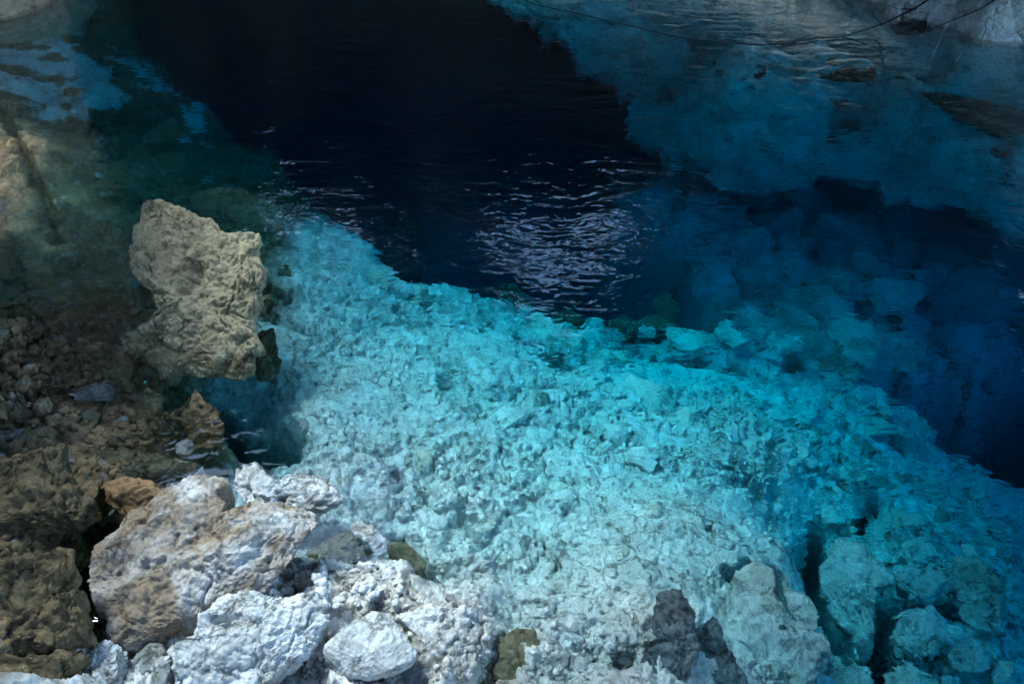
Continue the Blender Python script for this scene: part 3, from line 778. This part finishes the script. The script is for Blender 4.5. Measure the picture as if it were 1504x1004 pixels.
# the teal rocks of the deep right side
G_T = None
TEAL = [
    ('boulder', 'ragged teal boulder right of the black crevice', '1206 809;1235 793;1263 802;1280 822;1314 856;1304 878;1287 868;1280 903;1280 955;1268 968;1259 936;1235 921;1212 886;1199 849', -.75, .16, 6, M_GREY),
    ('boulder', 'wedge of teal rock pointing at the round boulder', '1310 836;1338 830;1369 834;1391 856;1394 869;1365 888;1335 884;1320 866', -.82, .12, 6, M_GREY),
    ('boulder', 'round dark teal boulder in the lower right', '1306 946;1320 923;1313 907;1338 897;1369 897;1387 916;1386 943;1369 962;1342 970;1316 963', -.72, .13, 6, M_GREY),
    ('boulder', 'big lumpy teal boulder in the lower right corner area', '1393 846;1409 827;1446 822;1474 836;1474 856;1468 882;1471 931;1436 941;1409 935;1400 903;1407 879', -.85, .16, 6, M_GREY),
    ('rock', 'pale teal rock on the bottom edge beside the crevice', '1216 986;1248 974;1277 983;1288 1020;1215 1020', -.6, .09, 5, M_STONE),
    ('rock', 'second pale teal rock on the bottom edge', '1303 986;1335 971;1351 990;1357 1020;1303 1020', -.65, .09, 5, M_STONE),
    ('rock', 'teal rock just below the big lumpy boulder', '1387 953;1412 944;1446 954;1458 973;1436 992;1402 982', -.75, .08, 5, M_GREY),
    ('rock', 'small rounded teal rock in the bottom right corner', '1447 976;1479 964;1491 983;1478 1008;1447 1006', -.8, .07, 5, M_STONE),
    ('rock', 'little teal rock between round boulder and corner rocks', '1367 966;1395 958;1407 976;1395 992;1373 985', -.78, .05, 4, M_GREY),
    ('stone', 'bright pale stone alone on the dim right slope', '1447 762;1469 760;1491 782;1491 794;1466 794;1450 775', -1.25, .06, 5, M_WHITE),
    ('stone', 'small teal stone above the lumpy boulder', '1410 802;1436 803;1441 816;1419 824', -1.05, .04, 4, M_STONE),
    ('stone', 'bright blocky stone with a black shadow on the drop off', '1139 505;1151 498;1174 496;1181 508;1174 520;1143 522', -1.45, .08, 5, M_WHITE),
    ('stone', 'tiny bright stone below the blocky bright stone', '1129 542;1144 540;1148 552;1131 555', -1.4, .04, 4, M_WHITE),
    ('slab', 'pointed cyan slab standing at the lip of the blue hole', '1048 478;1067 471;1086 485;1102 501;1098 510;1070 512;1058 498', -1.55, .08, 5, M_STONE),
    ('slab', 'long cyan slab along the lip of the blue hole', '978 485;1020 486;1047 492;1067 502;1069 520;1020 521;983 515', -1.55, .1, 5, M_STONE),
    ('stone', 'oval teal stone by the dark drop off', '1209 548;1231 546;1237 562;1218 564', -1.6, .04, 4, M_STONE),
    ('stone', 'pale wedge stone above the second dark hole', '1283 590;1298 588;1320 609;1298 616', -1.75, .05, 4, M_STONE),
    ('stone', 'round bright crusted stone in the cyan slope', '1055 634;1066 628;1079 628;1092 646;1084 661;1064 658', -.98, .05, 5, M_WHITE),
    ('slab', 'smooth cyan slab lying along the drop off', '751 467;786 460;813 468;861 497;865 512;833 519;809 522;783 502;764 484', -1.22, .06, 5, M_STONE),
    ('boulder', 'dark boulder looming just beyond the drop off', '728 428;742 418;761 418;785 440;778 462;753 466;733 452', -1.75, .12, 5, M_OLIVE),
    ('stone', 'small cyan stone on the lip beside the smooth slab', '862 468;886 472;885 486;862 486', -1.5, .05, 4, M_STONE),
    ('stone', 'flat cyan stone on the lip between dark boulders', '935 478;960 482;964 496;935 490', -1.65, .04, 4, M_STONE),
    ('stone', 'round knob of rock standing against the blue hole', '960 444;979 435;994 447;994 466;979 469;964 457', -1.95, .09, 5, M_OLIVE),
    ('boulder', 'dark boulder below the round knob of rock', '940 470;962 462;990 468;990 490;965 500;943 494', -1.8, .11, 5, M_OLIVE),
    ('boulder', 'dark boulder left of the flat cyan stone', '888 478;915 466;937 474;944 494;925 507;898 505', -1.7, .1, 5, M_OLIVE),
    ('boulder', 'dim boulder on the lip above the smooth cyan slab', '800 462;838 455;858 470;856 488;822 478', -1.75, .1, 5, M_OLIVE),
    ('slab', 'pale cyan slab below the dark lip boulders', '861 514;899 505;931 520;924 539;876 549;857 536', -1.32, .05, 5, M_STONE),
    ('rock', 'forked teal rock beside the second dark hole', '1352 622;1364 634;1376 620;1374 645;1386 668;1360 668;1356 645', -2.1, .08, 4, M_GREY),
    ('rock', 'teal rock at the foot of the far lower ledge', '1170 500;1205 490;1232 505;1225 528;1185 528', -1.75, .08, 5, M_GREY),
    ('rock', 'low teal rock on the far lower ledge', '1195 540;1240 520;1275 535;1260 560;1210 562', -1.8, .07, 5, M_GREY),
]
for nm, lab, poly, z, t, sb, mt in TEAL:
    rock(nm, lab, poly, z + (.05 if z < -.95 else -.14), t * (1.7 if z < -.95 else 1.35), M_TEAL if mt is M_GREY and z > -1.2 else mt, sb, rough=1.0)
# near-black rocks for the shelf's undercut shade, white rocks on the far bank
rock('boulder', 'white rock of the far bank in the top right corner', '1325 -6;1360 3;1400 11;1440 16;1500 21;1560 24;1560 -50;1325 -50', .1, .22, M_WHITE, 6, tilt=.1, rough=.5)
M_BLACK = rock_material('dark_rock_undercut_shade', (.07, .075, .06), (.045, .05, .04), (.02, .02, .015), (.03, .035, .02), .6)  # near-black colour stands in for the shade under the shelf edge
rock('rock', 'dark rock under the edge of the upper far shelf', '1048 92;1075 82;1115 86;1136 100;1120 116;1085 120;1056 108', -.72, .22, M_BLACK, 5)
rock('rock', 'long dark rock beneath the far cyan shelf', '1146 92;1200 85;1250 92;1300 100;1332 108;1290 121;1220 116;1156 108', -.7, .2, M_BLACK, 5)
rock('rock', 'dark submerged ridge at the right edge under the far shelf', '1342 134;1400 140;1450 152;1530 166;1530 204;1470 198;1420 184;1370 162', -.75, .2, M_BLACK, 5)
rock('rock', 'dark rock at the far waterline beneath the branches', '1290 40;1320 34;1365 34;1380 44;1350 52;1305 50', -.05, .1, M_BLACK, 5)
rock('rock', 'smooth dark brown rock between the slate rock and the teal slab', '1024 925;1052 905;1072 930;1092 975;1098 1030;1000 1030;1018 985', -.24, .05, M_SLATE, 5, rough=.8)

# ---------------------------------------------------------------- loose stones, singly
def solve(px, py, fz, z0=-.6):
    px = np.asarray(px, float); py = np.asarray(py, float)
    z = np.full(len(px), z0)
    for k in range(14):
        p = at(px, py, z)
        z = .5 * z + .5 * fz(p[:, 0], p[:, 1])
    return at(px, py, z)


def in_poly(x, y, P):
    return poly_sdf(x, y, np.array(P, float)) < 0


STONES = []
for k in range(14):
    v, f = ico(3)
    so = np.array([k * 3.1, k * 7.7, k * 1.3])
    L = v * np.array([1, .62 + .3 * rng.random(), .38 + .3 * rng.random()])
    for c in range(7):
        d = rng.normal(size=3); d /= np.linalg.norm(d); h = .45 + .3 * rng.random()
        t = L @ d - h * np.linalg.norm(d * [1, .75, .5])
        L = L - np.where(t > 0, t, 0)[:, None] * d * .85
    L = L + v * (.07 * fbm(v * 2 + so, 3, 5) + .04 * (chunks(v * 2.5 + so, 7, 3, .2, 1) - .4))[:, None]
    STONES.append((L, f))


def stone_mesh(k, mat):
    L, f = STONES[k]
    o = link_mesh('stone', L, f, mat, smooth=True)
    me = o.data
    bpy.data.objects.remove(o)
    return me


MARKS = []


def place_words(p):
    d = [(np.linalg.norm(p - q), t) for q, t in MARKS]
    return min(d, key=lambda v: v[0])[1]


for x_, y_, z_, t_ in ((300, 430, 0, 'by the tall olive rock'), (440, 800, 0, 'beside the stained boulder'), (545, 945, 0, 'beside the smooth white boulder'), (660, 930, 0, 'beside the wide cracked white rock'),
                       (985, 930, 0, 'beside the slate grey rock'), (1130, 930, -.3, 'beside the grey teal slab'), (1245, 870, -.8, 'beside the ragged teal boulder'), (1345, 930, -.8, 'beside the round teal boulder'),
                       (1435, 880, -.9, 'beside the lumpy teal boulder'), (810, 490, -1.3, 'near the smooth cyan slab'), (980, 455, -1.9, 'near the round knob on the lip'), (1070, 490, -1.6, 'near the pointed cyan slab'),
                       (1157, 508, -1.5, 'near the blocky bright stone'), (1075, 645, -1, 'near the round crusted stone'), (560, 400, -.9, 'by its shaded end'), (640, 440, -1, 'by the lip of the blue hole'),
                       (1468, 777, -1.3, 'near the lone bright one'), (1305, 600, -1.8, 'near the pale wedge stone'), (700, 700, -.4, 'in the middle of the bright slope'), (560, 600, -.5, 'on the upper bright slope'),
                       (850, 750, -.4, 'low on the bright slope'), (930, 620, -1, 'on the deep cyan slope'), (220, 735, 0, 'beside the orange rock'), (60, 740, .1, 'beside the pitted brown boulder'),
                       (380, 640, -.6, 'beside the dark pool'), (140, 575, 0, 'beside the pale wedge stone'), (10, 410, -.2, 'beside the rounded olive rock'), (20, 505, -.2, 'beside the lower olive slab'), (110, 610, 0, 'beside the tan leaf shaped stone'),
                       (130, 165, -.6, 'near the sunken pale block'), (240, 195, -.7, 'near the sunken green block'), (360, 320, -.6, 'beside the flat green slab'), (1200, 95, -.9, 'by the dark rocks of the upper shelf'),
                       (1450, 165, -.9, 'by the dark submerged ridge'), (1450, 250, -1.2, 'on the open blue part'), (1150, 200, -1.3, 'at its middle'), (1100, 420, -2.3, 'by the hole'), (1280, 440, -2.4, 'at its dim outer end')):
    MARKS.append((at(x_, y_, z_)[0], t_))
TONES = {'submerged_limestone': 'grey', 'pale_stone': 'pale', 'white_limestone': 'white', 'limestone_bed': 'crusted', 'grey_limestone': 'grey', 'algae_rock': 'olive', 'brown_rock': 'brown', 'dark_brown_rock': 'dark'}


def scatter(n, poly, fz, size, group, label, mats, seed, sink=.2, name='stone', near=None):
    r = np.random.default_rng(seed)
    P = np.array(poly, float)
    lo, hi = P.min(0), P.max(0)
    xs, ys = [], []
    while len(xs) < n:
        c = lo + r.random((400, 2)) * (hi - lo)
        ok = in_poly(c[:, 0], c[:, 1], P)
        xs += list(c[ok, 0]); ys += list(c[ok, 1])
    xs = np.array(xs[:n]); ys = np.array(ys[:n])
    W_ = solve(xs, ys, fz)
    meshes = {(k, m.name): stone_mesh(k, m) for k in range(14) for m in mats}
    for i in range(n):
        k = int(r.integers(14)); m = mats[int(r.integers(len(mats)))]
        dist = np.linalg.norm(W_[i] - EYE)
        s = .5 * (size[0] + (size[1] - size[0]) * r.random() ** 2) * dist / FP * 1.1
        o = bpy.data.objects.new(name, meshes[(k, m.name)]); col.objects.link(o)
        o.location = W_[i] + [0, 0, s * .25 - s * sink]
        o.scale = (s, s, s * (.8 + .4 * r.random()))
        o.rotation_euler = (r.normal() * .3, r.normal() * .3, r.random() * 6.28)
        sz = 'small' if s * FP / dist < 9.5 else ('medium' if s * FP / dist < 13.5 else ('larger' if s * FP / dist < 22 else 'broad'))
        lb = f"{sz} {TONES[m.name]} {label}, {place_words(W_[i])}"
        if len(lb.replace(',', '').replace('-', ' ').split()) > 15:
            lb = f"{TONES[m.name]} {label}, {place_words(W_[i])}"
        tag(o, lb, 'stone', group)


POLY_SLOPE = [(470, 480), (560, 420), (700, 465), (860, 520), (1000, 560), (1130, 610), (1180, 700), (1150, 800), (1050, 850), (880, 880), (700, 850), (650, 760), (520, 680), (450, 600)]
POLY_NEARB = [(640, 860), (900, 880), (950, 900), (940, 990), (800, 995), (700, 900)]
POLY_TEAL = [(1150, 600), (1290, 600), (1350, 690), (1500, 740), (1500, 900), (1400, 820), (1220, 770), (1190, 700)]
POLY_LEDGE = [(1050, 420), (1200, 380), (1330, 420), (1330, 500), (1280, 560), (1180, 500), (1080, 470)]
POLY_LEFT = [(0, 460), (180, 440), (200, 520), (300, 580), (280, 680), (120, 700), (0, 700)]
POLY_UPL = [(70, 130), (250, 140), (330, 250), (440, 330), (470, 470), (400, 560), (385, 400), (250, 290), (110, 300)]
POLY_SHELF = [(800, 30), (1100, 80), (1300, 90), (1500, 130), (1500, 300), (1300, 260), (1050, 230), (940, 150)]
scatter(64, POLY_SLOPE, bed_z, (14, 34), 'pale stones strewn over the bright underwater slope', 'stone on the bright slope', [M_STONE, M_BED, M_WHITE], 1)
scatter(34, [(560, 402), (640, 428), (700, 443), (760, 458), (850, 482), (960, 488), (1095, 500), (1110, 540), (1000, 530), (870, 515), (760, 480), (640, 455), (560, 425)], bed_z, (26, 58), 'stones along the lip of the blue hole', 'stone on the lip of the drop off', [M_STONE, M_WHITE, M_GREY], 12, sink=.05)
scatter(16, [(480, 500), (600, 450), (860, 540), (1080, 620), (1120, 760), (900, 860), (640, 780), (540, 640)], bed_z, (40, 90), 'larger flat stones on the bright slope', 'flat stone bedded in the bright slope', [M_BED, M_STONE], 13, sink=.28)
scatter(20, POLY_NEARB, bed_z, (16, 36), 'pale stones in the shallows near the bottom edge', 'stone in the clear shallows', [M_STONE, M_WHITE], 2)
scatter(50, POLY_TEAL, bed_z, (18, 56), 'teal stones on the dim right slope', 'stone on the teal slope', [M_STONE, M_GREY], 3)
scatter(16, [(1040, 410), (1200, 370), (1350, 400), (1330, 520), (1280, 570), (1160, 520), (1080, 480)], bed_z, (46, 105), 'blocks on the lower ledge beyond the hole', 'block on the sunken lower ledge', [M_TEAL, M_STONE], 14, sink=.0, name='rock')
scatter(16, POLY_LEDGE, bed_z, (14, 40), 'dim stones on the lower ledge beyond the hole', 'stone on the sunken lower ledge', [M_GREY, M_OLIVE, M_STONE], 4)
scatter(48, POLY_LEFT, bed_z, (12, 34), 'brown stones in the shaded shallows', 'stone in the brown rubble', [M_BROWN, M_OLIVE, M_DARK], 5)
scatter(16, POLY_UPL, bed_z, (14, 36), 'green stones on the dim bed behind the horn rock', 'stone on the dim green bed', [M_OLIVE, M_GREY], 6)
scatter(14, POLY_SHELF, lambda x, y: shelf_base(x, y), (14, 34), 'blue stones on the far submerged shelf', 'stone on the far blue shelf', [M_GREY, M_OLIVE], 8)


def rubble(name, n, poly, fz, size, mats, seed):
    """countless small chips as one mass"""
    r = np.random.default_rng(seed)
    P = np.array(poly, float); lo, hi = P.min(0), P.max(0)
    c = lo + r.random((n * 4, 2)) * (hi - lo)
    c = c[in_poly(c[:, 0], c[:, 1], P)][:n]; n = len(c)
    W_ = solve(c[:, 0], c[:, 1], fz)
    v, f = ico(2)
    VV, FF = [], []
    for i in range(n):
        dist = np.linalg.norm(W_[i] - EYE)
        s = .5 * (size[0] + (size[1] - size[0]) * r.random() ** 2) * dist / FP * 1.1
        L = v * np.array([1, .5 + .5 * r.random(), .35 + .4 * r.random()])
        for c_ in range(4):
            d = r.normal(size=3); d /= np.linalg.norm(d)
            t = L @ d - .38
            L = L - np.where(t > 0, t, 0)[:, None] * d * .9
        a = r.random() * 6.28; ca, sa = math.cos(a), math.sin(a)
        b_ = r.normal() * .35; cb, sb = math.cos(b_), math.sin(b_)
        Rm = np.array([[ca, -sa, 0], [sa, ca, 0], [0, 0, 1]]) @ np.array([[1, 0, 0], [0, cb, -sb], [0, sb, cb]])
        VV.append((L * s) @ Rm.T + W_[i] + [0, 0, s * .05]); FF.append(f + i * len(v))
    tag(link_mesh(name, np.concatenate(VV), np.concatenate(FF), mats), kind='stuff')


rubble('gravel', 3000, [(430, 600), (440, 450), (560, 405), (700, 450), (860, 500), (1130, 580), (1230, 640), (1200, 780), (1060, 860), (950, 1004), (620, 1004), (560, 850), (620, 780), (480, 690)], bed_z, (6, 17), M_BED, 21)
rubble('teal_gravel', 900, [(1100, 560), (1300, 560), (1400, 700), (1504, 760), (1504, 1004), (1230, 1004), (1230, 800), (1150, 640)], bed_z, (7, 22), M_BED, 22)
rubble('brown_gravel', 1900, [(0, 440), (200, 430), (240, 560), (330, 600), (300, 720), (140, 760), (150, 960), (100, 1000), (0, 1000)], bed_z, (6, 24), M_BROWN, 23)
rubble('white_gravel', 900, [(240, 880), (480, 780), (640, 780), (760, 900), (940, 930), (940, 1004), (110, 1004), (150, 930)], bed_z, (7, 22), M_WHITE, 24)

# ---------------------------------------------------------------- branches
def bark(name, c):
    m, nt, b = nodes(name)
    n = tex(nt, None, 'ShaderNodeTexNoise', 60, Detail=6.0)
    nt.links.new(mix(nt, n.outputs['Fac'], tuple(v * .5 for v in c), c), b.inputs['Base Color'])
    b.inputs['Roughness'].default_value = .8
    return m


M_BARK = bark('dark_wet_bark', (0.06, 0.055, 0.05))
M_DRY = bark('grey_dry_stem', (0.30, 0.28, 0.24))


def tube(name, path, r0, r1, mat, label, cat='branch', group=None, seed=0):
    P = np.array([seen(x, y, z) for x, y, z in path])
    n = 14 * (len(P) - 1)
    t = np.linspace(0, len(P) - 1, n)
    c = np.stack([np.interp(t, range(len(P)), P[:, k]) for k in range(3)], 1)
    for _ in range(4):
        c[1:-1] = (c[:-2] + 2 * c[1:-1] + c[2:]) / 4
    c[:, 2] += .006 * vnoise(np.c_[t * 1.3, 0 * t, 0 * t] + seed, 3); c[:, 1] += .012 * vnoise(np.c_[t * 1.7, 0 * t, 0 * t] + seed, 4)
    V_ = []
    for i in range(n):
        d = c[min(i + 1, n - 1)] - c[max(i - 1, 0)]; d /= np.linalg.norm(d)
        u = np.cross(d, [0, 0, 1.0]); u /= np.linalg.norm(u); w = np.cross(u, d)
        r = (r0 + (r1 - r0) * i / (n - 1)) * (1 + .15 * math.sin(i * 2.1 + seed))
        for k in range(7):
            a = k / 7 * 2 * math.pi
            V_.append(c[i] + r * (math.cos(a) * u + math.sin(a) * w))
    F_ = [[i * 7 + k, i * 7 + (k + 1) % 7, (i + 1) * 7 + (k + 1) % 7, (i + 1) * 7 + k] for i in range(n - 1) for k in range(7)]
    C0 = P[0]
    o = link_mesh(name, np.array(V_) - C0, F_, mat, smooth=True); o.location = C0
    return tag(o, label, cat, group)


tube('fallen_branch', [(1385, -12, .62), (1345, 12, .35), (1296, 36, .06), (1240, 54, .01), (1195, 57, .012), (1150, 65, .01), (1105, 66, .01), (1000, 56, .008), (930, 40, .01), (880, 28, .01), (790, 8, .01), (740, -10, .01)], .008, .0035, M_BARK, 'long thin dark branch trailing over the far water surface')
tube('twig', [(1480, -10, .7), (1440, 14, .45), (1380, 38, .12), (1326, 58, -.02)], .006, .003, M_BARK, 'straight dark twig reaching down into the far water')
tube('twig', [(1236, 55, .02), (1262, 62, .01), (1290, 70, -.02)], .006, .003, M_BARK, 'short side twig forking off the trailing branch')
for pth, lab in (([(1296, 36, .06), (1280, 20, .2), (1286, 2, .34)], 'dark side twig rising from the bend of the trailing branch'), ([(1345, 12, .35), (1322, 14, .3), (1300, 6, .38)], 'small upper twig of the branch at the top edge'),
                 ([(1150, 65, .01), (1172, 58, .01), (1200, 48, .02)], 'short dark twig crossing the trailing branch'), ([(1000, 56, .008), (975, 62, .0), (950, 66, -.02)], 'tiny twig dipping below the middle of the branch')):
    tube('twig', pth, .006, .002, M_BARK, lab, seed=len(lab))
tube('stem', [(1386, 38, .25), (1380, 60, .1), (1370, 80, .02), (1361, 98, -.05)], .004, .003, M_DRY, 'longest of the thin pale stems hanging at the far bank', 'stem')
tube('stem', [(1424, 48, .22), (1418, 70, .08), (1410, 80, .03), (1401, 95, -.04)], .004, .003, M_DRY, 'middle pale stem with a kink hanging at the far bank', 'stem')
tube('stem', [(1448, 44, .22), (1442, 60, .12), (1439, 72, .05)], .004, .003, M_DRY, 'shortest pale stem hanging at the far bank', 'stem')
# a pale leaf stuck on the tip of the big boulder
Lc = seen(289, 706, .26)
nl = 9
lv, lf = [], []
for i in range(nl):
    t = i / (nl - 1); wv = .011 * math.sin(math.pi * min(1, t * .9 + .08))
    for s_ in (-1, 0, 1):
        lv.append((s_ * wv + .03 * t, .01 * t, .055 * t + .004 * abs(s_)))
for i in range(nl - 1):
    for s_ in (0, 1):
        lf.append([i * 3 + s_, i * 3 + s_ + 1, i * 3 + s_ + 4, i * 3 + s_ + 3])
m_leaf = bark('pale_leaf', (0.55, 0.62, 0.62))
lo_ = link_mesh('leaf', np.array(lv), lf, m_leaf, smooth=True); lo_.location = Lc
lo_.modifiers.new('thick', 'SOLIDIFY').thickness = .001
tag(lo_, 'small pale leaf standing on the tip of the stained boulder', 'leaf')
